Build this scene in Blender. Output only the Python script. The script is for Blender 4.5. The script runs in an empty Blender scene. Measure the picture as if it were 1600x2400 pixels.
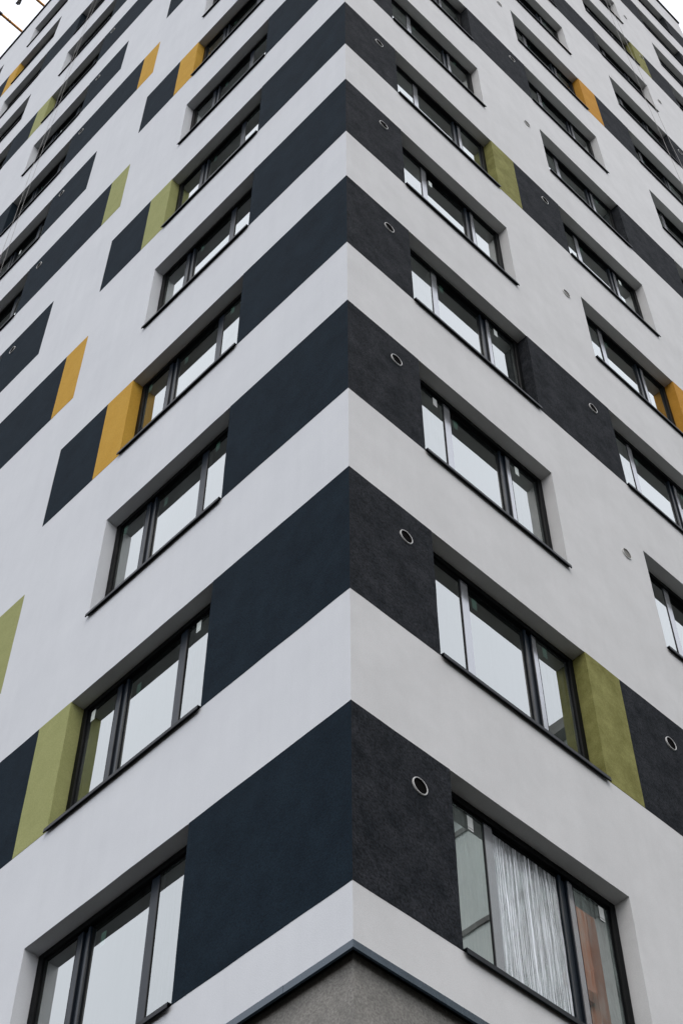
import bpy, bmesh, math, random
from mathutils import Matrix, Vector, noise

random.seed(7)
scene = bpy.context.scene
COL = scene.collection

# ------------------------------------------------------------------ camera
Z0 = 8.65                      # height of the lowest window sill line above the ground
H = 3.0                        # storey height
WH = 1.698                     # window (and colour band) height
RIGHT = Vector((0.7207653443, -0.6931780106, -0.0012506430))
UP = Vector((-0.5569656026, -0.5802040937, 0.5942663772))
BACK = Vector((-0.4126580133, -0.4276300448, -0.8042673118))
cam_d = bpy.data.cameras.new('camera')
cam_d.sensor_fit = 'VERTICAL'
cam_d.sensor_height = 36.0
cam_d.sensor_width = 24.0
cam_d.lens = 3802.653 / 2400.0 * 36.0
cam_d.clip_start = 0.05
cam_d.clip_end = 3000
cam = bpy.data.objects.new('camera', cam_d)
COL.objects.link(cam)
m = Matrix((RIGHT, UP, BACK)).transposed().to_4x4()
m.translation = Vector((-5.72733584, -5.83917124, -7.05300392 + Z0))
cam.matrix_world = m
scene.camera = cam

# ------------------------------------------------------------------ light
SUN_EL, SUN_AZ = math.radians(48), math.radians(-134)     # azimuth of the sun in the xy plane, from +x
sun_dir = Vector((math.cos(SUN_EL) * math.cos(SUN_AZ), math.cos(SUN_EL) * math.sin(SUN_AZ), math.sin(SUN_EL)))
world = bpy.data.worlds.new('World')
scene.world = world
world.use_nodes = True
wn, wl = world.node_tree.nodes, world.node_tree.links
wn.clear()
out = wn.new('ShaderNodeOutputWorld')
bg = wn.new('ShaderNodeBackground')
bg.inputs['Strength'].default_value = 0.145
sky = wn.new('ShaderNodeTexSky')
sky.sky_type = 'NISHITA'
sky.sun_disc = False
sky.sun_elevation = SUN_EL
sky.sun_rotation = math.radians(90) - SUN_AZ
sky.air_density = 1.0
sky.dust_density = 3.0
sky.ozone_density = 1.0
cloud = wn.new('ShaderNodeMixRGB')                      # high thin overcast laid over the clear sky
cloud.inputs['Fac'].default_value = 0.70
cloud.inputs['Color2'].default_value = (11.0, 11.15, 11.7, 1)
wl.new(sky.outputs[0], cloud.inputs['Color1'])
wl.new(cloud.outputs[0], bg.inputs['Color'])
wl.new(bg.outputs[0], out.inputs['Surface'])
sd = bpy.data.lights.new('sun', 'SUN')
sd.energy = 0.55
sd.angle = math.radians(35)
sd.color = (1.0, 0.94, 0.87)
sun = bpy.data.objects.new('sun', sd)
COL.objects.link(sun)
sun.rotation_euler = sun_dir.to_track_quat('Z', 'Y').to_euler()
sun.location = (0, 0, 120)
scene.view_settings.view_transform = 'Standard'
scene.view_settings.look = 'None'
scene.view_settings.exposure = 0.06
scene.view_settings.gamma = 1.0

# ------------------------------------------------------------------ materials
def mat(name):
    mt = bpy.data.materials.new(name)
    mt.use_nodes = True
    nt = mt.node_tree
    bs = nt.nodes['Principled BSDF']
    return mt, nt, bs

def plaster(name, c1, c2, mottle=1.2, grain=90.0, bump=0.25, rough=0.93, stretch=(1, 1, 1), contrast=(0.35, 0.65), speck=0.0, spec=0.2, nrough=0.62):
    mt, nt, bs = mat(name)
    N, L = nt.nodes, nt.links
    tc = N.new('ShaderNodeTexCoord')
    mp = N.new('ShaderNodeMapping'); mp.inputs['Scale'].default_value = stretch
    L.new(tc.outputs['Object'], mp.inputs['Vector'])
    n1 = N.new('ShaderNodeTexNoise'); n1.inputs['Scale'].default_value = mottle
    n1.inputs['Detail'].default_value = 9; n1.inputs['Roughness'].default_value = nrough
    L.new(mp.outputs[0], n1.inputs['Vector'])
    r = N.new('ShaderNodeMapRange'); r.inputs['From Min'].default_value = contrast[0]; r.inputs['From Max'].default_value = contrast[1]
    L.new(n1.outputs['Fac'], r.inputs['Value'])
    mx = N.new('ShaderNodeMixRGB'); mx.inputs['Color1'].default_value = (*c1, 1); mx.inputs['Color2'].default_value = (*c2, 1)
    L.new(r.outputs[0], mx.inputs['Fac'])
    n2 = N.new('ShaderNodeTexNoise'); n2.inputs['Scale'].default_value = grain
    n2.inputs['Detail'].default_value = 3; n2.inputs['Roughness'].default_value = 0.7
    L.new(tc.outputs['Object'], n2.inputs['Vector'])
    g = N.new('ShaderNodeMapRange'); g.inputs['From Min'].default_value = 0.3; g.inputs['From Max'].default_value = 0.7
    g.inputs['To Min'].default_value = 1 - speck; g.inputs['To Max'].default_value = 1 + speck
    L.new(n2.outputs['Fac'], g.inputs['Value'])
    mul = N.new('ShaderNodeMixRGB'); mul.blend_type = 'MULTIPLY'; mul.inputs['Fac'].default_value = 1
    L.new(mx.outputs[0], mul.inputs['Color1']); L.new(g.outputs[0], mul.inputs['Color2'])
    mps = N.new('ShaderNodeMapping'); mps.inputs['Scale'].default_value = (5.5, 5.5, 0.22)
    L.new(tc.outputs['Object'], mps.inputs['Vector'])
    ns = N.new('ShaderNodeTexNoise'); ns.inputs['Scale'].default_value = 1.0; ns.inputs['Detail'].default_value = 5; ns.inputs['Roughness'].default_value = 0.65
    L.new(mps.outputs[0], ns.inputs['Vector'])
    rs = N.new('ShaderNodeMapRange'); rs.inputs['From Min'].default_value = 0.3; rs.inputs['From Max'].default_value = 0.7
    rs.inputs['To Min'].default_value = 0.978; rs.inputs['To Max'].default_value = 1.015
    L.new(ns.outputs['Fac'], rs.inputs['Value'])
    mul2 = N.new('ShaderNodeMixRGB'); mul2.blend_type = 'MULTIPLY'; mul2.inputs['Fac'].default_value = 1
    L.new(mul.outputs[0], mul2.inputs['Color1']); L.new(rs.outputs[0], mul2.inputs['Color2'])
    L.new(mul2.outputs[0], bs.inputs['Base Color'])
    n3 = N.new('ShaderNodeTexNoise'); n3.inputs['Scale'].default_value = 2.3; n3.inputs['Detail'].default_value = 2
    L.new(tc.outputs['Object'], n3.inputs['Vector'])
    b2 = N.new('ShaderNodeBump'); b2.inputs['Strength'].default_value = 0.12; b2.inputs['Distance'].default_value = 0.02
    L.new(n3.outputs['Fac'], b2.inputs['Height'])
    b = N.new('ShaderNodeBump'); b.inputs['Strength'].default_value = bump; b.inputs['Distance'].default_value = 0.004
    L.new(n2.outputs['Fac'], b.inputs['Height']); L.new(b2.outputs[0], b.inputs['Normal'])
    L.new(b.outputs[0], bs.inputs['Normal'])
    bs.inputs['Roughness'].default_value = rough
    bs.inputs['Specular IOR Level'].default_value = spec
    return mt

M = {}
M['white_l'] = plaster('white_render_cool_lit', (0.600, 0.620, 0.648), (0.640, 0.660, 0.686), 0.9, 90, 0.35, speck=0.04, nrough=0.7)  # left facade's cooler light is tinted into this white
M['white_r'] = plaster('dusty_white_render_neutral_lit', (0.570, 0.571, 0.569), (0.630, 0.631, 0.630), 1.5, 90, 0.45, speck=0.06, nrough=0.72)  # dust mottle, plus the right facade's less blue light in the base tone
M['dark_l'] = plaster('slate_render', (0.0026, 0.0088, 0.0160), (0.0066, 0.0158, 0.0255), 2.4, 60, 0.7, speck=0.4, spec=0.12, nrough=0.72)
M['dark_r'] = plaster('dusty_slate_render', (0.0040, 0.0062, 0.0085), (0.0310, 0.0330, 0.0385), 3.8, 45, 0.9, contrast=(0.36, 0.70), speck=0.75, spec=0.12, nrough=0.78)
M['green_l'] = plaster('olive_render_lit', (0.268, 0.282, 0.112), (0.312, 0.322, 0.136), 3.0, 70, 0.5, speck=0.13, nrough=0.75)  # lighter copy: the left facade's stronger light is put into the colour
M['green_r'] = plaster('dusty_olive_render_shaded', (0.138, 0.132, 0.035), (0.250, 0.246, 0.086), 3.2, 70, 0.5, speck=0.18, nrough=0.75)  # dusty mottle on a copy darkened for the right facade's shade
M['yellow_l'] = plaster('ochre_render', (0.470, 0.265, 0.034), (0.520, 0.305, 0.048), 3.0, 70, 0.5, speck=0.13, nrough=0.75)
M['yellow_r'] = plaster('deep_ochre_render', (0.41, 0.195, 0.020), (0.475, 0.240, 0.034), 3.0, 70, 0.5, speck=0.15, nrough=0.75)  # deeper, redder ochre used on the right facade
M['plinth'] = plaster('roughcast_render', (0.19, 0.185, 0.172), (0.265, 0.256, 0.236), 3.5, 60, 1.0, speck=0.32, nrough=0.7)
M['concrete'] = plaster('concrete', (0.16, 0.16, 0.155), (0.22, 0.22, 0.21), 0.8, 40, 0.3, speck=0.05)
M['inner'] = plaster('bare_inner_wall', (0.09, 0.09, 0.085), (0.13, 0.13, 0.12), 0.8, 40, 0.2)
M['asphalt'] = plaster('asphalt', (0.018, 0.016, 0.013), (0.028, 0.025, 0.020), 0.3, 60, 0.4, speck=0.2)
M['block_wall'] = plaster('pale_block_render', (0.62, 0.68, 0.66), (0.70, 0.75, 0.73), 0.5, 60, 0.2)

def simple(name, col, rough=0.5, metal=0.0, spec=0.5, coat=0.0, noise_amt=0.0):
    mt, nt, bs = mat(name)
    bs.inputs['Base Color'].default_value = (*col, 1)
    bs.inputs['Roughness'].default_value = rough
    bs.inputs['Metallic'].default_value = metal
    bs.inputs['Specular IOR Level'].default_value = spec
    bs.inputs['Coat Weight'].default_value = coat
    N, L = nt.nodes, nt.links
    tc = N.new('ShaderNodeTexCoord')
    n = N.new('ShaderNodeTexNoise'); n.inputs['Scale'].default_value = 9; n.inputs['Detail'].default_value = 5
    L.new(tc.outputs['Object'], n.inputs['Vector'])
    r = N.new('ShaderNodeMapRange'); r.inputs['To Min'].default_value = max(0.02, rough - 0.08); r.inputs['To Max'].default_value = rough + 0.12
    L.new(n.outputs['Fac'], r.inputs['Value']); L.new(r.outputs[0], bs.inputs['Roughness'])
    if noise_amt:
        r2 = N.new('ShaderNodeMapRange'); r2.inputs['To Min'].default_value = 1 - noise_amt; r2.inputs['To Max'].default_value = 1 + noise_amt
        L.new(n.outputs['Fac'], r2.inputs['Value'])
        mx = N.new('ShaderNodeMixRGB'); mx.blend_type = 'MULTIPLY'; mx.inputs['Fac'].default_value = 1
        mx.inputs['Color1'].default_value = (*col, 1)
        L.new(r2.outputs[0], mx.inputs['Color2']); L.new(mx.outputs[0], bs.inputs['Base Color'])
    return mt

M['frame'] = simple('anthracite_frame', (0.004, 0.0045, 0.005), 0.45, 0, 0.06)
M['mull'] = simple('slate_blue_mullion', (0.007, 0.012, 0.019), 0.30, 0, 0.24)
M['sheen'] = simple('mullion_sheen_metal', (0.42, 0.43, 0.45), 0.16, 0.75, 0.5)  # bright metal that imitates sky sheen on the mullion faces
M['bead'] = simple('black_gasket', (0.006, 0.007, 0.008), 0.7, 0, 0.12)
M['sill'] = simple('dark_sheet_metal', (0.006, 0.008, 0.010), 0.42, 0, 0.14)
M['flash'] = simple('blue_grey_sheet_metal', (0.035, 0.055, 0.075), 0.24, 0.35, 0.6, noise_amt=0.15)
M['ring'] = simple('white_plastic', (0.55, 0.55, 0.54), 0.5)
M['bore'] = simple('black_bore', (0.002, 0.002, 0.002), 0.9, 0, 0.05)  # black disc stands in for the dark inside an open pipe
M['cap'] = simple('grey_vent_cap', (0.16, 0.155, 0.14), 0.7)
M['rope'] = simple('rope_fibre', (0.36, 0.35, 0.34), 0.9, noise_amt=0.2)
M['orange'] = simple('orange_steel_paint', (0.80, 0.36, 0.06), 0.55, noise_amt=0.15)
M['red_oxide'] = simple('red_oxide_paint', (0.40, 0.14, 0.06), 0.6, noise_amt=0.2)
M['black'] = simple('black_steel', (0.02, 0.02, 0.02), 0.6)
M['wood'] = simple('wood_shim', (0.40, 0.27, 0.16), 0.8)

def glass(name, base=0.50, streak=0.05, seed=0.0):
    mt = bpy.data.materials.new(name); mt.use_nodes = True
    nt = mt.node_tree; N, L = nt.nodes, nt.links
    N.clear()
    o = N.new('ShaderNodeOutputMaterial')
    tr = N.new('ShaderNodeBsdfTransparent'); tr.inputs['Color'].default_value = (0.45, 0.64, 0.58, 1)
    gl = N.new('ShaderNodeBsdfGlossy'); gl.inputs['Color'].default_value = (0.965, 1.0, 0.985, 1); gl.inputs['Roughness'].default_value = 0.0
    fr = N.new('ShaderNodeFresnel'); fr.inputs['IOR'].default_value = 1.6
    ad = N.new('ShaderNodeMath'); ad.operation = 'ADD'; ad.inputs[1].default_value = base; ad.use_clamp = True
    L.new(fr.outputs[0], ad.inputs[0])
    tcw = N.new('ShaderNodeTexCoord')
    nw = N.new('ShaderNodeTexNoise'); nw.inputs['Scale'].default_value = 3.0; nw.inputs['Detail'].default_value = 1.5
    L.new(tcw.outputs['Object'], nw.inputs['Vector'])
    bw = N.new('ShaderNodeBump'); bw.inputs['Strength'].default_value = 0.045; bw.inputs['Distance'].default_value = 0.004
    L.new(nw.outputs['Fac'], bw.inputs['Height']); L.new(bw.outputs[0], gl.inputs['Normal'])
    m1 = N.new('ShaderNodeMixShader')
    L.new(ad.outputs[0], m1.inputs[0]); L.new(tr.outputs[0], m1.inputs[1]); L.new(gl.outputs[0], m1.inputs[2])
    # dried vertical streaks and dust on the pane
    tc = N.new('ShaderNodeTexCoord')
    mp = N.new('ShaderNodeMapping'); mp.inputs['Scale'].default_value = (38, 38, 1.3); mp.inputs['Location'].default_value = (seed, seed, seed)
    L.new(tc.outputs['Object'], mp.inputs['Vector'])
    n = N.new('ShaderNodeTexNoise'); n.inputs['Scale'].default_value = 1.0; n.inputs['Detail'].default_value = 6; n.inputs['Roughness'].default_value = 0.7
    L.new(mp.outputs[0], n.inputs['Vector'])
    n2 = N.new('ShaderNodeTexNoise'); n2.inputs['Scale'].default_value = 2.2; n2.inputs['Detail'].default_value = 3
    L.new(tc.outputs['Object'], n2.inputs['Vector'])
    mu = N.new('ShaderNodeMath'); mu.operation = 'MULTIPLY'
    L.new(n.outputs['Fac'], mu.inputs[0]); L.new(n2.outputs['Fac'], mu.inputs[1])
    r = N.new('ShaderNodeMapRange'); r.inputs['From Min'].default_value = 0.17; r.inputs['From Max'].default_value = 0.42
    r.inputs['To Max'].default_value = streak
    L.new(mu.outputs[0], r.inputs['Value'])
    df = N.new('ShaderNodeBsdfDiffuse'); df.inputs['Color'].default_value = (0.42, 0.50, 0.47, 1)
    m2 = N.new('ShaderNodeMixShader')
    L.new(r.outputs[0], m2.inputs[0]); L.new(m1.outputs[0], m2.inputs[1]); L.new(df.outputs[0], m2.inputs[2])
    L.new(m2.outputs[0], o.inputs['Surface'])
    return mt

M['glass'] = glass('coated_glass', 0.345, 0.03)
M['glass_dusty'] = glass('dusty_coated_glass', 0.33, 0.08, 3.0)
M['glass_streaky'] = glass('streaky_coated_glass', 0.36, 0.34, 6.0)
M['glass_block'] = simple('dark_block_glass', (0.02, 0.03, 0.032), 0.08, 0, 0.8)

def film_mat():
    mt = bpy.data.materials.new('wrinkled_film'); mt.use_nodes = True
    nt = mt.node_tree; N, L = nt.nodes, nt.links
    N.clear()
    o = N.new('ShaderNodeOutputMaterial')
    tr = N.new('ShaderNodeBsdfTransparent'); tr.inputs['Color'].default_value = (0.85, 0.9, 0.9, 1)
    gl = N.new('ShaderNodeBsdfGlossy'); gl.inputs['Color'].default_value = (1, 1, 1, 1); gl.inputs['Roughness'].default_value = 0.07
    tc = N.new('ShaderNodeTexCoord')
    mp = N.new('ShaderNodeMapping'); mp.inputs['Scale'].default_value = (85, 85, 3.0)
    L.new(tc.outputs['Object'], mp.inputs['Vector'])
    n = N.new('ShaderNodeTexNoise'); n.inputs['Scale'].default_value = 1.0; n.inputs['Detail'].default_value = 4
    n.inputs['Distortion'].default_value = 0.6
    L.new(mp.outputs[0], n.inputs['Vector'])
    b = N.new('ShaderNodeBump'); b.inputs['Strength'].default_value = 0.8; b.inputs['Distance'].default_value = 0.005
    L.new(n.outputs['Fac'], b.inputs['Height'])
    L.new(b.outputs[0], gl.inputs['Normal'])
    mp2 = N.new('ShaderNodeMapping'); mp2.inputs['Scale'].default_value = (70, 70, 1.3); mp2.inputs['Location'].default_value = (4, 1, 2)
    L.new(tc.outputs['Object'], mp2.inputs['Vector'])
    k = N.new('ShaderNodeTexNoise'); k.inputs['Scale'].default_value = 1.0; k.inputs['Detail'].default_value = 5; k.inputs['Roughness'].default_value = 0.75
    L.new(mp2.outputs[0], k.inputs['Vector'])
    r = N.new('ShaderNodeMapRange'); r.inputs['From Min'].default_value = 0.42; r.inputs['From Max'].default_value = 0.66
    r.inputs['To Min'].default_value = 0.02; r.inputs['To Max'].default_value = 0.95
    L.new(k.outputs['Fac'], r.inputs['Value'])
    df = N.new('ShaderNodeBsdfGlossy'); df.inputs['Color'].default_value = (0.88, 0.90, 0.92, 1); df.inputs['Roughness'].default_value = 0.42; L.new(b.outputs[0], df.inputs['Normal'])
    m1 = N.new('ShaderNodeMixShader'); m1.inputs[0].default_value = 0.30
    L.new(tr.outputs[0], m1.inputs[1]); L.new(gl.outputs[0], m1.inputs[2])
    m2 = N.new('ShaderNodeMixShader')
    L.new(r.outputs[0], m2.inputs[0]); L.new(m1.outputs[0], m2.inputs[1]); L.new(df.outputs[0], m2.inputs[2])
    L.new(m2.outputs[0], o.inputs['Surface'])
    return mt
M['film'] = film_mat()

def sticker_mat(name, paper, dark):
    mt, nt, bs = mat(name)
    N, L = nt.nodes, nt.links
    tc = N.new('ShaderNodeTexCoord')
    sp = N.new('ShaderNodeSeparateXYZ'); L.new(tc.outputs['Generated'], sp.inputs[0])
    w = N.new('ShaderNodeTexWave'); w.wave_type = 'BANDS'; w.bands_direction = 'Z'; w.inputs['Scale'].default_value = 3.2
    w.inputs['Distortion'].default_value = 0.6
    L.new(tc.outputs['Generated'], w.inputs['Vector'])
    lt = N.new('ShaderNodeMath'); lt.operation = 'GREATER_THAN'; lt.inputs[1].default_value = 0.72
    L.new(w.outputs['Fac'], lt.inputs[0])
    bar = N.new('ShaderNodeMath'); bar.operation = 'COMPARE'; bar.inputs[1].default_value = 0.15; bar.inputs[2].default_value = 0.03
    L.new(sp.outputs['Z'], bar.inputs[0])
    a = N.new('ShaderNodeMath'); a.operation = 'MULTIPLY'; a.inputs[1].default_value = 0.35
    L.new(lt.outputs[0], a.inputs[0])
    mxx = N.new('ShaderNodeMath'); mxx.operation = 'MAXIMUM'
    L.new(a.outputs[0], mxx.inputs[0]); L.new(bar.outputs[0], mxx.inputs[1])
    mx = N.new('ShaderNodeMixRGB'); mx.inputs['Color1'].default_value = (*paper, 1); mx.inputs['Color2'].default_value = (*dark, 1)
    L.new(mxx.outputs[0], mx.inputs['Fac'])
    L.new(mx.outputs[0], bs.inputs['Base Color']); bs.inputs['Roughness'].default_value = 0.7
    return mt
M['sticker'] = sticker_mat('paper_sticker', (0.62, 0.64, 0.62), (0.10, 0.10, 0.10))
M['sticker_in'] = sticker_mat('inner_sticker', (0.80, 0.86, 0.82), (0.4, 0.45, 0.43))

# ------------------------------------------------------------------ mesh helpers
def obj(name, me, parent=None, loc=(0, 0, 0), scale=(1, 1, 1)):
    o = bpy.data.objects.new(name, me)
    COL.objects.link(o)
    o.parent = parent
    o.location = loc
    o.scale = scale
    return o

def mesh(name, verts, faces, mats, fm=None, smooth=False):
    me = bpy.data.meshes.new(name)
    me.from_pydata(verts, [], faces)
    for mt in mats:
        me.materials.append(mt)
    if fm:
        me.polygons.foreach_set('material_index', fm)
    if smooth:
        me.polygons.foreach_set('use_smooth', [True] * len(faces))
    me.update()
    return me

def fix(me):
    bm = bmesh.new(); bm.from_mesh(me)
    bmesh.ops.recalc_face_normals(bm, faces=bm.faces)
    bm.to_mesh(me); bm.free(); me.update()
    return me

class Boxes:
    """collects boxes given as (x0,x1,y0,y1,z0,z1) into one mesh"""
    def __init__(self): self.v, self.f, self.m = [], [], []
    def box(self, x0, x1, y0, y1, z0, z1, mi=0):
        n = len(self.v)
        self.v += [(x, y, z) for z in (z0, z1) for y in (y0, y1) for x in (x0, x1)]
        self.f += [tuple(n + i for i in q) for q in ((0, 2, 3, 1), (4, 5, 7, 6), (0, 1, 5, 4), (2, 6, 7, 3), (0, 4, 6, 2), (1, 3, 7, 5))]
        self.m += [mi] * 6
        return self
    def build(self, name, mats, bevel=0.0):
        me = mesh(name, self.v, self.f, mats, self.m)
        if bevel:
            bm = bmesh.new(); bm.from_mesh(me)
            bmesh.ops.bevel(bm, geom=list(bm.edges), offset=bevel, segments=1, affect='EDGES', profile=0.5)
            bm.to_mesh(me); bm.free()
        return me

# facade coordinates: side 'L' is the plane x=0 running along +y, 'R' the plane y=0 running along +x.
# u runs away from the corner, d is depth into the building (negative = proud of the wall), z above the lowest sill.
def P(side, u, d, z):
    return (d, u, Z0 + z) if side == 'L' else (u, d, Z0 + z)

def wob(side, u, z):
    """hand-trowelled edges wander by a few millimetres"""
    s = 11.0 if side == 'L' else 47.0
    if u < 1e-4:
        return 0.0, 0.0045 * noise.noise(Vector((u * 2.6, z * 2.6, 11.0)))
    du = 0.0055 * noise.noise(Vector((u * 2.7 + s, z * 2.7, s))) * min(1, u / 0.3)
    dz = 0.0055 * noise.noise(Vector((u * 2.6, z * 2.6, s if u > 0.4 else 11.0)))
    return du, dz

def PW(side, u, d, z):
    du, dz = wob(side, u, z)
    return P(side, u + du, d, z + dz)

def steps(a, b, s):
    n = max(1, int(math.ceil((b - a) / s - 1e-6)))
    return [a + (b - a) * i / n for i in range(n + 1)]

# ------------------------------------------------------------------ facade layout
NF = 15
ZB, ZT = -0.50, 45.36                      # lower edge of the render and roof line
COLS = {'L': [(1.811, 3.925), (8.358, 10.465), (12.041, 14.072), (15.70, 17.74)],
        'R': [(1.039, 3.145), (4.721, 6.806), (8.404, 10.482), (12.096, 14.106)]}
LEN = {'L': 19.4, 'R': 15.33}

def panels(side):
    """(floor, u0, u1, colour) of every coloured field"""
    out = []
    for k in range(NF):
        if side == 'L':
            out.append((k, 0, 1.811, 'dark'))
            if k % 2:
                c = 'green' if k % 4 == 1 else 'yellow'
                out += [(k, 3.925, 4.438, c), (k, 4.438, 5.425, 'dark'), (k, 6.955, 8.358, 'dark')]
                if k == 13:
                    out += [(k, 14.072, 14.60, 'yellow'), (k, 14.60, 15.70, 'dark')]
                if k in (5, 9): out += [(k, 14.072, 15.70, 'dark')]
            else:
                c = 'green' if k % 4 == 2 else 'yellow'
                out += [(k, 5.445, 5.945, c), (k, 5.945, 8.358, 'dark')]
                if k % 8 == 2: out += [(k, 10.465, 11.006, 'green'), (k, 11.006, 12.041, 'dark')]
                elif k % 4 == 0 or k == 6: out += [(k, 10.465, 12.041, 'dark')]
        else:
            out.append((k, 0, 1.039, 'dark'))
            if k % 4 == 1: out += [(k, 3.145, 3.651, 'green'), (k, 3.651, 4.721, 'dark')]
            elif k % 4 == 3: out += [(k, 3.145, 4.721, 'dark')]
            if k % 4 == 0 and k: out += [(k, 6.806, 7.32, 'yellow'), (k, 7.32, 8.404, 'dark')]
            elif k % 4 == 2: out += [(k, 6.806, 8.404, 'dark')]
            if k % 4 == 3: out += [(k, 10.482, 10.991, 'green'), (k, 10.991, 12.096, 'dark')]
            elif k % 4 == 1: out += [(k, 10.482, 12.096, 'dark')]
            if k in (2, 6, 10, 13, 14): out += [(k, 14.106, LEN['R'], 'dark')]
    return out
PAN = {s: panels(s) for s in 'LR'}

def thing(name, label, cat, loc=(0, 0, 0), group=None):
    o = bpy.data.objects.new(name, None)
    o.empty_display_size = 0.3
    COL.objects.link(o)
    o.location = loc
    o['label'] = label; o['category'] = cat
    if group: o['group'] = group
    return o

# ------------------------------------------------------------------ ground
g = obj('ground', mesh('ground', [(-600, -600, 0), (600, -600, 0), (600, 600, 0), (-600, 600, 0)], [(0, 1, 2, 3)], [M['asphalt']]))
g['kind'] = 'structure'

# ------------------------------------------------------------------ tower
tower = thing('apartment_tower', 'tall white apartment tower with slate bands and green and ochre patches, seen at its corner', 'building')

def build_wall(side):
    sets_u = {0.0, LEN[side]}
    for a, b in COLS[side]: sets_u |= {a, b}
    us = []
    su = sorted(sets_u)
    for a, b in zip(su, su[1:]): us += steps(a, b, 0.15)[:-1]
    us.append(su[-1])
    sz = [ZB]
    for k in range(NF): sz += [k * H, k * H + WH]
    sz.append(ZT)
    zs, zrow = [], []
    for i, (a, b) in enumerate(zip(sz, sz[1:])):
        st = steps(a, b, 0.15)[:-1]; zs += st; zrow += [i] * len(st)
    zs.append(ZT)
    V, F, idx = [], [], {}
    def vid(i, j):
        if (i, j) not in idx:
            idx[i, j] = len(V); V.append(PW(side, us[i], 0.0, zs[j]))
        return idx[i, j]
    for j in range(len(zs) - 1):
        isw = zrow[j] % 2 == 1
        for i in range(len(us) - 1):
            if isw:
                mid = (us[i] + us[i + 1]) / 2
                if any(a < mid < b for a, b in COLS[side]): continue
            F.append((vid(i, j), vid(i + 1, j), vid(i + 1, j + 1), vid(i, j + 1)))
    col_at = {}
    for k, u0, u1, c in PAN[side]:
        col_at[k, round(u0, 3)] = c; col_at[k, round(u1, 3)] = c
    def strip(pts, dd=0.245):
        n = len(V)
        for p in pts:
            V.append(PW(side, p[0], 0.0, p[1])); V.append(P(side, p[0], dd, p[1]))
        for q in range(len(pts) - 1):
            F.append((n + 2 * q, n + 2 * q + 1, n + 2 * q + 3, n + 2 * q + 2))
    for k in range(NF):
        z0, z1 = k * H, k * H + WH
        for a, b in COLS[side]:
            strip([(u, z1) for u in steps(a, b, 0.15)])
            strip([(u, z0) for u in steps(a, b, 0.15)])
            for e in (a, b):
                if (k, round(e, 3)) not in col_at:
                    strip([(e, z) for z in steps(z0, z1, 0.15)])
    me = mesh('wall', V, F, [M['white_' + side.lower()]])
    bm = bmesh.new(); bm.from_mesh(me)
    bmesh.ops.remove_doubles(bm, verts=bm.verts, dist=0.0005)
    bmesh.ops.recalc_face_normals(bm, faces=bm.faces)
    bm.to_mesh(me); bm.free()
    o = obj('wall', me, tower)
    o['label'] = 'white rendered facade on the %s of the corner' % ('left' if side == 'L' else 'right')

T = 0.003
def build_panel(side, k, u0, u1, c):
    z0, z1 = k * H, k * H + WH
    us = steps(u0, u1, 0.15); zs = steps(z0, z1, 0.15)
    V, F = [], []
    def pw(u, z, d):
        p = list(PW(side, u, d, z))
        if u == 0:
            if side == 'L': p[1] = -T          # left field closes the corner
            else: p[0] = -T
        return tuple(p)
    nz = len(zs)
    for u in us:
        for z in zs: V.append(pw(u, z, -T))
    for i in range(len(us) - 1):
        for j in range(nz - 1):
            F.append((i * nz + j, (i + 1) * nz + j, (i + 1) * nz + j + 1, i * nz + j + 1))
    edge_w = {round(e, 3) for a in COLS[side] for e in a}
    def skirt(pts, d):
        n = len(V)
        for u, z in pts: V.append(pw(u, z, -T)); V.append(pw(u, z, d) if d <= 0.0001 else P(side, u, d, z))
        for q in range(len(pts) - 1): F.append((n + 2 * q, n + 2 * q + 1, n + 2 * q + 3, n + 2 * q + 2))
    skirt([(u, z0) for u in us], 0); skirt([(u, z1) for u in us], 0)
    for e in (u0, u1):
        if e == 0: continue
        skirt([(e, z) for z in zs], 0.245 if round(e, 3) in edge_w else 0)
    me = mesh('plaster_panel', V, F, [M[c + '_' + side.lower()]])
    bm = bmesh.new(); bm.from_mesh(me)
    bmesh.ops.remove_doubles(bm, verts=bm.verts, dist=0.0002)
    bmesh.ops.recalc_face_normals(bm, faces=bm.faces)
    bm.to_mesh(me); bm.free()
    obj({'dark': 'slate_panel', 'green': 'green_panel', 'yellow': 'ochre_panel'}[c], me, tower)

for s in 'LR':
    build_wall(s)
    for pn in PAN[s]: build_panel(s, *pn)

# the two sides nobody sees, roof, floor slabs and bare inner walls
zt = Z0 + ZT
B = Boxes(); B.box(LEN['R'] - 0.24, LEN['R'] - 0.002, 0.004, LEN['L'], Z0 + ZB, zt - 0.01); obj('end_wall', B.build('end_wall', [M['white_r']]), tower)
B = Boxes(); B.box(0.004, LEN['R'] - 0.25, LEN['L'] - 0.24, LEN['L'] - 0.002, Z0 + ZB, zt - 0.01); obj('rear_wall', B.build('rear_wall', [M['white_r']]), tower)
B = Boxes(); B.box(0.25, LEN['R'] - 0.26, 0.25, LEN['L'] - 0.25, zt - 0.9, zt - 0.6); obj('roof_slab', B.build('roof_slab', [M['concrete']]), tower)
slab = Boxes(); slab.box(0.25, LEN['R'] - 0.26, 0.25, LEN['L'] - 0.25, 0, 0.22); slab = slab.build('floor_slab', [M['inner']])
for k in range(NF + 1):
    obj('floor_slab', slab, tower, (0, 0, Z0 + k * H - 1.05 if k else Z0 - 0.45))
B = Boxes(); B.box(4.6, 4.8, 4.8, LEN['L'] - 0.3, Z0 - 0.4, zt - 1); B.box(4.6, LEN['R'] - 0.3, 4.6, 4.8, Z0 - 0.4, zt - 1)
obj('inner_wall', B.build('inner_wall', [M['inner']]), tower)
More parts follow.
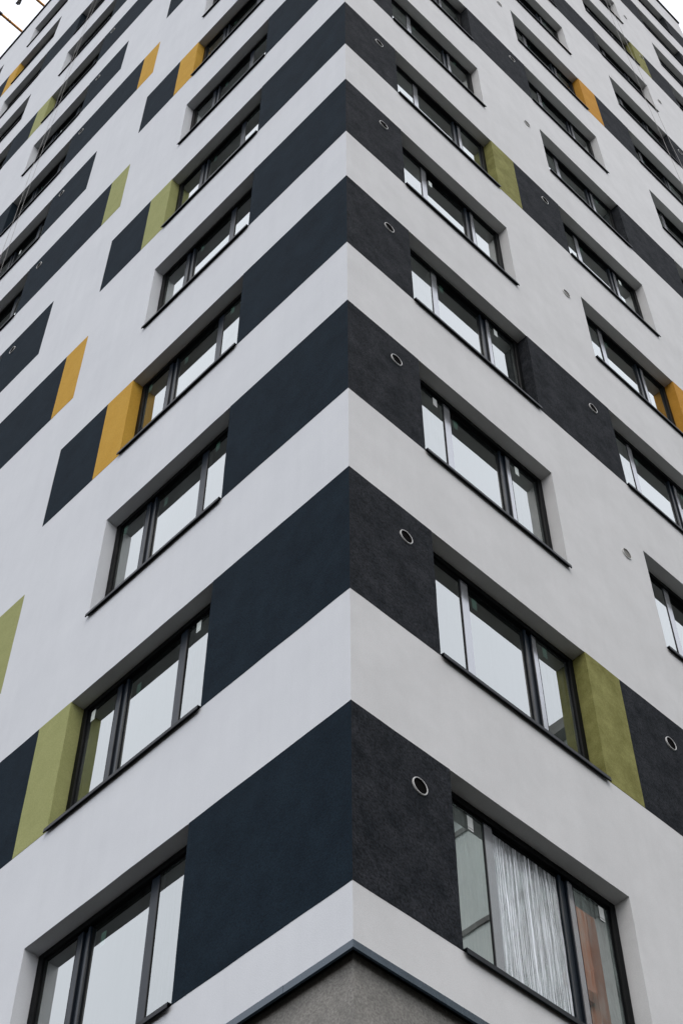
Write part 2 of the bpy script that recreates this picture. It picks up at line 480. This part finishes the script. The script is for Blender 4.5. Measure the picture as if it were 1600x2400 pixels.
for nm, u in (('L', (6.1, 11.2, 14.9)), ('R', (3.9, 7.6, 11.3))):
    for q in u:
        B = Boxes()
        if nm == 'L': B.box(0.26, 4.59, q, q + 0.15, Z0 - 0.2, zt - 1)
        else: B.box(q, q + 0.15, 0.26, 4.59, Z0 - 0.2, zt - 1)
        obj('partition_wall', B.build('partition_wall', [M['inner']]), tower)

# plinth under the drip flashing
B = Boxes(); B.box(0.055, LEN['R'], 0.055, LEN['L'], 0, Z0 + ZB - 0.02)
obj('plinth', B.build('plinth', [M['plinth']]), tower)

# drip flashing: folded sheet in overlapping lengths
def flashing(side, u0, u1, j):
    prof = [(0.06, ZB + 0.012), (-0.020 - 0.002 * j, ZB + 0.002), (-0.024 - 0.002 * j, ZB - 0.062), (-0.012, ZB - 0.070), (-0.012, ZB - 0.064), (-0.018, ZB - 0.058), (-0.016, ZB - 0.006), (0.06, ZB + 0.004)]
    V, F = [], []
    n = len(prof)
    uu = steps(u0, u1, 0.25)
    for i, u in enumerate(uu):
        for d, z in prof:
            dd = d
            ue = u
            if u0 == 0 and i == 0: ue = d if side == 'R' else d       # mitre at the corner
            w = 0.003 * noise.noise(Vector((u * 1.9, j + (5 if side == 'L' else 0), 0.3)))
            V.append(P(side, ue, dd + (w if d < 0 else 0), z))
    for i in range(len(uu) - 1):
        for q in range(n):
            F.append((i * n + q, (i + 1) * n + q, (i + 1) * n + (q + 1) % n, i * n + (q + 1) % n))
    F.append(tuple(range(n))); F.append(tuple((len(uu) - 1) * n + q for q in range(n)))
    me = fix(mesh('drip_flashing', V, F, [M['flash']]))
    obj('drip_flashing', me, tower)
for s in 'LR':
    cuts = [0, 0.62 if s == 'L' else 0.98] 
    while cuts[-1] < LEN[s]: cuts.append(min(cuts[-1] + 2.0, LEN[s]))
    for j, (a, b) in enumerate(zip(cuts, cuts[1:])):
        flashing(s, a, b + (0.05 if b < LEN[s] else 0), j % 2)

# roof coping
for s in 'LR':
    for a, b in zip(steps(0, LEN[s], 3.0), steps(0, LEN[s], 3.0)[1:]):
        B = Boxes()
        e = -0.05 if a == 0 and s == 'L' else (0.3 if a == 0 else a)
        if s == 'L': B.box(-0.05, 0.3, e, b - 0.004, zt, zt + 0.09)
        else: B.box(e, b - 0.004, -0.05, 0.3, zt, zt + 0.09)
        obj('parapet_coping', B.build('parapet_coping', [M['sill']]), tower)

# ------------------------------------------------------------------ windows
# local frame: t along the facade (0 at the jamb nearest the corner), d depth, z from the sill line
WW = 2.11
FR0, FRM, FR1 = 0.150, 0.174, 0.240
def L2(side, t0, t1, d0, d1): return (d0, d1, t0, t1) if side == 'L' else (t0, t1, d0, d1)
def wbox(Bx, side, t0, t1, d0, d1, z0, z1): Bx.box(*L2(side, t0, t1, d0, d1), z0, z1)

WM = {}
for s in 'LR':
    b = Boxes()
    zb, ztp = 0.012, WH + 0.004
    wbox(b, s, 0.002, 0.055, FR0, FR1, zb, ztp)
    wbox(b, s, 2.035, WW - 0.002, FR0, FR1, zb, ztp)
    wbox(b, s, 0.055, 2.035, FR0, FR1, zb, 0.075)
    wbox(b, s, 0.055, 2.035, FR0, FR1, 1.635, ztp)
    WM['frame', s] = b.build('window_frame', [M['frame']], 0.004)
    b = Boxes(); wbox(b, s, 0.548, 0.650, FRM, FR1, 0.075, 1.635)
    WM['m1', s] = b.build('mullion', [M['mull']], 0.005)
    b = Boxes(); wbox(b, s, 1.425, 1.456, FRM, FR1, 0.075, 1.635); wbox(b, s, 1.456, 1.522, FRM + 0.026, FR1, 0.075, 1.635)
    wbox(b, s, 1.522, 1.590, FRM, FR1, 0.075, 1.635)
    WM['m2', s] = b.build('mullion', [M['mull']], 0.004)
    for nm, t0, t1 in (('t1', 0.553, 0.645), ('t2', 1.528, 1.586)):  # thin strips added to imitate the sky's reflection on the mullion fronts
        b = Boxes(); wbox(b, s, t0, t1, FRM - 0.0012, FRM - 0.0002, 0.085, 1.625)
        WM[nm, s] = b.build('mullion_sheen_strip', [M['sheen']])
    for nm, t0, t1, d in (('p0', 0.055, 0.548, 0.182), ('p1', 0.650, 1.425, 0.204), ('p2', 1.590, 2.035, 0.182)):
        for var in ('glass', 'glass_dusty', 'glass_streaky'):
            # a single reflecting sheet per pane
            x0, x1, y0, y1 = L2(s, t0 + 0.001, t1 - 0.001, d, d)
            vs = [(x0, y0, 0.076), (x1, y1, 0.076), (x1, y1, 1.634), (x0, y0, 1.634)]
            WM[nm, s, var] = mesh('pane', vs, [(0, 1, 2, 3) if s == 'R' else (3, 2, 1, 0)], [M[var]])
    # glazing beads / gaskets round each pane
    for nm, t0, t1, d in (('b0', 0.055, 0.548, 0.182), ('b1', 0.650, 1.425, 0.204), ('b2', 1.590, 2.035, 0.182)):
        b = Boxes(); q = 0.009
        wbox(b, s, t0, t0 + q, d - 0.006, d + 0.004, 0.075, 1.635); wbox(b, s, t1 - q, t1, d - 0.006, d + 0.004, 0.075, 1.635)
        wbox(b, s, t0 + q, t1 - q, d - 0.006, d + 0.004, 0.075, 0.075 + q); wbox(b, s, t0 + q, t1 - q, d - 0.006, d + 0.004, 1.635 - q, 1.635)
        WM[nm, s] = b.build('glazing_bead', [M['bead']])
    # folded sheet sill with upstand ends
    prof = [(0.146, 0.030), (-0.036, 0.010), (-0.040, -0.036), (-0.030, -0.042), (-0.030, -0.036), (-0.034, -0.032), (-0.031, 0.002), (0.146, 0.018)]
    V, F = [], []
    n = len(prof)
    for t in (0.0, 2.11):
        for d, z in prof: V.append((d, t, z) if s == 'L' else (t, d, z))
    for q in range(n): F.append((q, n + q, n + (q + 1) % n, (q + 1) % n))
    F += [tuple(range(n)), tuple(range(n, 2 * n))]
    WM['sill', s] = fix(mesh('window_sill', V, F, [M['sill']]))

def sticker_mesh(side, out):
    x0, x1, y0, y1 = L2(side, 0, 0.062, 0, 0.0015)
    b = Boxes(); b.box(x0, x1, y0, y1, -0.14, 0)
    return b.build('sticker', [M['sticker' if out else 'sticker_in']])
STK = {(s, o): sticker_mesh(s, o) for s in 'LR' for o in (0, 1)}
# stickers that can be made out: (side, column, floor) -> (t, z top, depth, outside?)
STICK = {('R', 0, 0): [(0.375, 1.595, 0.1800, 1), (1.916, 1.605, 0.1800, 1)],
         ('R', 0, 1): [(0.735, 1.54, 0.2065, 0), (1.69, 1.60, 0.1845, 0)],
         ('R', 0, 2): [(0.395, 1.595, 0.1800, 1), (0.735, 1.54, 0.2065, 0), (1.69, 1.60, 0.1845, 0)],
         ('R', 0, 3): [(0.735, 1.54, 0.2065, 0), (1.69, 1.60, 0.1845, 0)],
         ('L', 0, 0): [(1.24, 1.50, 0.2065, 0)],
         ('L', 0, 1): [(0.37, 1.61, 0.1845, 0), (1.25, 1.47, 0.2065, 0), (1.94, 1.605, 0.1845, 0)],
         ('L', 0, 2): [(0.37, 1.61, 0.1845, 0), (1.25, 1.50, 0.2065, 0), (1.94, 1.605, 0.1845, 0)],
         ('L', 0, 3): [(0.37, 1.61, 0.1845, 0), (1.25, 1.50, 0.2065, 0), (1.94, 1.605, 0.1845, 0)]}

def film(side, win):
    """wrinkled protective film loosely stuck on the middle pane"""
    nt, nz = 150, 34
    t0, t1, z0, z1, d = 0.662, 1.413, 0.09, 1.60, 0.195
    V, F = [], []
    for i in range(nt + 1):
        for j in range(nz + 1):
            t = t0 + (t1 - t0) * i / nt; z = z0 + (z1 - z0) * j / nz
            a = noise.noise(Vector((t * 34, z * 0.7, 3))) + 0.5 * noise.noise(Vector((t * 75, z * 1.6, 8)))
            b = 0.6 * noise.noise(Vector((t * 5, z * 3, 1)))
            dd = d + 0.0022 * a + 0.004 * b
            V.append((dd, t, z) if side == 'L' else (t, dd, z))
    for i in range(nt):
        for j in range(nz):
            q = i * (nz + 1) + j
            F.append((q, q + nz + 1, q + nz + 2, q + 1))
    o = obj('protective_film', mesh('protective_film', V, F, [M['film']], smooth=True), win)
    o['label'] = 'wrinkled clear film on the middle pane'

rw = random.Random(3)
for s in 'LR':
    for ci, (a, bb) in enumerate(COLS[s]):
        for k in range(NF):
            sc = (bb - a) / WW
            loc = P(s, a, 0, k * H)
            scale = (1, sc, 1) if s == 'L' else (sc, 1, 1)
            w = obj('window', WM['frame', s], tower, loc, scale)
            obj('mullion', WM['m1', s], w); obj('mullion', WM['m2', s], w)
            if s == 'R':  # only right-hand mullions get the added sheen strips
                obj('mullion_sheen_strip', WM['t1', s], w); obj('mullion_sheen_strip', WM['t2', s], w)
            for q in range(3):
                var = 'glass_dusty' if (q != 1 and rw.random() < 0.6) else 'glass'
                if (s, ci, k) == ('R', 0, 0) and q != 1: var = 'glass_streaky'
                p = obj('pane', WM['p%d' % q, s, var], w)
                # glass units never hang perfectly plumb
                ax = rw.uniform(-0.0035, 0.0035)
                p.rotation_euler = (ax if s == 'R' else 0, -ax if s == 'L' else 0, 0)
                obj('glazing_bead', WM['b%d' % q, s], w)
            obj('window_sill', WM['sill', s], w)
            st = STICK.get((s, ci, k))
            if st is None:
                st = []
                if rw.random() < 0.6: st.append((0.735 if s == 'R' else 1.25, 1.52, 0.2065, 0))
                if rw.random() < 0.6: st.append((1.69 if s == 'R' else 0.37, 1.60, 0.1845, 0))
            for t, z, d, outside in st:
                l = (d, t, z) if s == 'L' else (t, d, z)
                obj('sticker', STK[s, outside], w, l)
            if (s, ci, k) == ('R', 0, 0): film(s, w)

# ------------------------------------------------------------------ ventilation pipes
def pipe_mesh(side, capped=False):
    n = 40
    ro, ri, d0, d1 = 0.078, 0.068, -0.013, 0.16
    V, F, fm = [], [], []
    rings = [(ro, 0.02), (ro, d0 + 0.004), (ro - 0.003, d0), (ri + 0.003, d0), (ri, d0 + 0.004), (ri - 0.002, -0.006), (ri - 0.004, -0.0016)]
    for r, d in rings:
        for i in range(n):
            a = 2 * math.pi * i / n
            u, z = r * math.cos(a), r * math.sin(a)
            V.append((d, u, z) if side == 'L' else (u, d, z))
    for q in range(len(rings) - 1):
        for i in range(n):
            F.append((q * n + i, q * n + (i + 1) % n, (q + 1) * n + (i + 1) % n, (q + 1) * n + i)); fm.append(0 if q < 4 else 1)
    F.append(tuple((len(rings) - 1) * n + i for i in range(n))); fm.append(1)
    return fix(mesh('vent_pipe', V, F, [M['ring'], M['cap'] if capped else M['bore']], fm, smooth=False))
PM = {s: pipe_mesh(s) for s in 'LR'}
PM['capped'] = pipe_mesh('R', True)
for k in range(NF):
    for u in (0.690, 4.335, 10.86):
        onwhite = u > 1 and k % 2 == 0
        obj('vent_pipe', PM['capped' if onwhite else 'R'], tower, P('R', u, -T, k * H + 1.285))
    obj('vent_pipe', PM['L'], tower, P('L', 7.985, -T, k * H + 1.36))

# ------------------------------------------------------------------ ropes hanging from the roof
def tube(name, pts, r, mt, n=6, parent=None):
    V, F = [], []
    for i, p in enumerate(pts):
        p = Vector(p)
        t = (Vector(pts[min(i + 1, len(pts) - 1)]) - Vector(pts[max(i - 1, 0)])).normalized()
        ax = t.cross(Vector((0, 1, 0.01)) if abs(t.y) < 0.9 else Vector((1, 0, 0))).normalized()
        ay = t.cross(ax)
        for q in range(n):
            a = 2 * math.pi * q / n
            V.append(tuple(p + ax * (r * math.cos(a)) + ay * (r * math.sin(a))))
    for i in range(len(pts) - 1):
        for q in range(n):
            F.append((i * n + q, i * n + (q + 1) % n, (i + 1) * n + (q + 1) % n, (i + 1) * n + q))
    F.append(tuple(range(n))); F.append(tuple((len(pts) - 1) * n + q for q in range(n)))
    return obj(name, fix(mesh(name, V, F, [mt], smooth=True)), parent)

def rope(side, ctrl, label, seed):
    ctrl = sorted(ctrl, key=lambda p: -p[1])
    pts = []
    top = ctrl[0]
    pts.append(P(side, top[0], 0.25, ZT + 0.11)); pts.append(P(side, top[0], -0.06, ZT + 0.12))
    full = [(top[0], ZT - 0.1)] + ctrl + [(ctrl[-1][0], -Z0 + 0.02)]
    for (u0, z0), (u1, z1) in zip(full, full[1:]):
        nseg = max(2, int((z0 - z1) / 0.8))
        for i in range(nseg):
            f = i / nseg
            z = z0 + (z1 - z0) * f
            u = u0 + (u1 - u0) * f + 0.03 * noise.noise(Vector((z * 0.35, seed, 0)))
            pts.append(P(side, u, -0.10 - 0.02 * noise.noise(Vector((z * 0.2, seed, 4))), z))
    o = tube('rope', pts, 0.0042, M['rope'])
    o['label'] = label; o['category'] = 'rope'; o['group'] = 'thin ropes hanging down the facades'
rope('L', [(9.66, 36.8), (9.70, 32.4), (9.71, 28.3), (9.80, 26.4), (9.75, 24.6), (9.73, 22.3)], 'left rope of the pair hanging down the left facade', 1.0)
rope('L', [(9.44, 36.4), (9.55, 34.1), (9.51, 28.0), (9.57, 23.8), (9.49, 21.7)], 'right rope of the pair hanging down the left facade', 2.0)
rope('R', [(9.64, 36.0), (9.72, 32), (9.81, 27.8), (9.875, 26.6), (9.94, 25.3)], 'left rope of the pair hanging down the right facade', 3.0)
rope('R', [(9.87, 36.5), (10.05, 32), (10.23, 28.5), (10.25, 27.7), (10.36, 26.9), (10.4, 25)], 'right rope of the pair hanging down the right facade', 4.0)

# ------------------------------------------------------------------ tower crane behind the tower
crane = thing('tower_crane', 'orange tower crane jib passing above the roof at the upper left', 'crane', (34, 24.6, 0))
def cobj(name, bx, mt):
    o = obj(name, bx.build(name, [mt]), crane)
    o.matrix_parent_inverse = Matrix.Translation((-34, -24.6, 0))
    return o
ZJ = 80.0
for y in (25.52, 23.74):
    b = Boxes(); b.box(-13, 40, y - 0.05, y + 0.05, ZJ - 0.05, ZJ + 0.05); cobj('jib_chord', b, M['orange'])
b = Boxes(); b.box(1.70, 1.84, 23.795, 24.56, ZJ + 0.37, ZJ + 0.43); b.box(1.70, 1.84, 23.70, 23.795, ZJ + 0.055, ZJ + 0.43); cobj('hook_bracket', b, M['black'])
for i in range(20):
    x = -11.4 + i * 2.6
    if 0.2 < x < 3.6: continue
    b = Boxes(); b.box(x - 0.05, x + 0.05, 23.82, 25.44, ZJ - 0.05, ZJ + 0.05); cobj('jib_tie', b, M['orange'])
b = Boxes(); b.box(1.86, 1.92, 25.46, 25.58, ZJ - 0.06, ZJ + 0.06); b.box(1.98, 2.04, 25.46, 25.58, ZJ - 0.06, ZJ + 0.06); cobj('splice_plate', b, M['wood'])
b = Boxes(); b.box(1.2, 1.52, 25.45, 25.59, ZJ - 0.07, ZJ + 0.07); cobj('splice_joint', b, M['black'])
b = Boxes(); b.box(1.68, 1.86, 24.46, 24.58, ZJ + 0.05, ZJ + 0.35); b.box(1.74, 1.80, 24.49, 24.55, ZJ - 0.10, ZJ + 0.05); b.box(1.64, 1.80, 24.49, 24.55, ZJ - 0.16, ZJ - 0.10)
cobj('hook_block', b, M['black'])
b = Boxes()
for sx in (33.1, 34.7):
    for sy in (23.8, 25.4): b.box(sx, sx + 0.2, sy - 0.1, sy + 0.1, 0, ZJ + 8)
for i in range(44):
    z = i * 2.0
    b.box(33.3, 34.7, 23.75, 23.85, z, z + 0.1); b.box(33.3, 34.7, 25.35, 25.45, z, z + 0.1)
    b.box(33.15, 33.25, 23.9, 25.3, z, z + 0.1); b.box(34.75, 34.85, 23.9, 25.3, z, z + 0.1)
cobj('mast', b, M['orange'])
b = Boxes(); b.box(40.2, 44, 23.3, 25.9, ZJ - 1.6, ZJ + 0.4); cobj('counterweight', b, M['concrete'])

# ------------------------------------------------------------------ lower block across the yard, seen in the right-hand panes
BX, BY0, BY1, BZ = 17.0, -32.0, -8.6, 29.3
blk = thing('neighbour_block', 'pale lower block standing across the yard, mirrored in the lowest right window', 'building', (BX, BY1, 0))
def bobj(name, bx, mt):
    o = obj(name, bx.build(name, [mt]), blk)
    o.matrix_parent_inverse = Matrix.Translation((-BX, -BY1, 0))
    return o
b = Boxes(); b.box(BX, BX + 16, BY0, BY1, 0, BZ); bobj('wall', b, M['block_wall'])
b = Boxes(); b.box(BX - 0.35, BX + 16.2, BY0 - 0.2, BY1 + 0.35, BZ, BZ + 0.35); bobj('roof', b, M['concrete'])
for k in range(9):
    z = 2.6 + k * 3.0
    b = Boxes(); b.box(BX - 0.05, BX - 0.005, BY0, BY1, z + 2.05, z + 2.2); bobj('floor_band', b, M['concrete'])
    for i in range(7):
        y = BY1 - 2.6 - i * 3.2
        fr = Boxes(); fr.box(BX - 0.04, BX - 0.003, y - 0.85, y + 0.85, z, z + 1.6); f = bobj('window', fr, M['ring'])
        gl = Boxes(); gl.box(BX - 0.055, BX - 0.042, y - 0.75, y + 0.75, z + 0.1, z + 1.5)
        p = obj('pane', gl.build('pane', [M['glass_block']]), f); p.matrix_parent_inverse = Matrix.Translation((0, 0, 0))

hoist = thing('builders_hoist', 'red oxide hoist mast mirrored in the right pane of the lowest right window', 'hoist', (14.75, -8.3, 0))
b = Boxes()
b.box(-0.16, 0.16, -0.16, 0.16, 0, 22.6)
o = obj('mast', b.build('mast', [M['red_oxide']]), hoist)
b = Boxes(); b.box(-0.9, -0.162, -0.08, 0.08, 19.9, 20.15); obj('arm', b.build('arm', [M['red_oxide']]), hoist)
b = Boxes(); b.box(-0.7, 0.7, -0.6, 0.6, -0.02, 0.25); obj('base', b.build('base', [M['concrete']]), hoist)
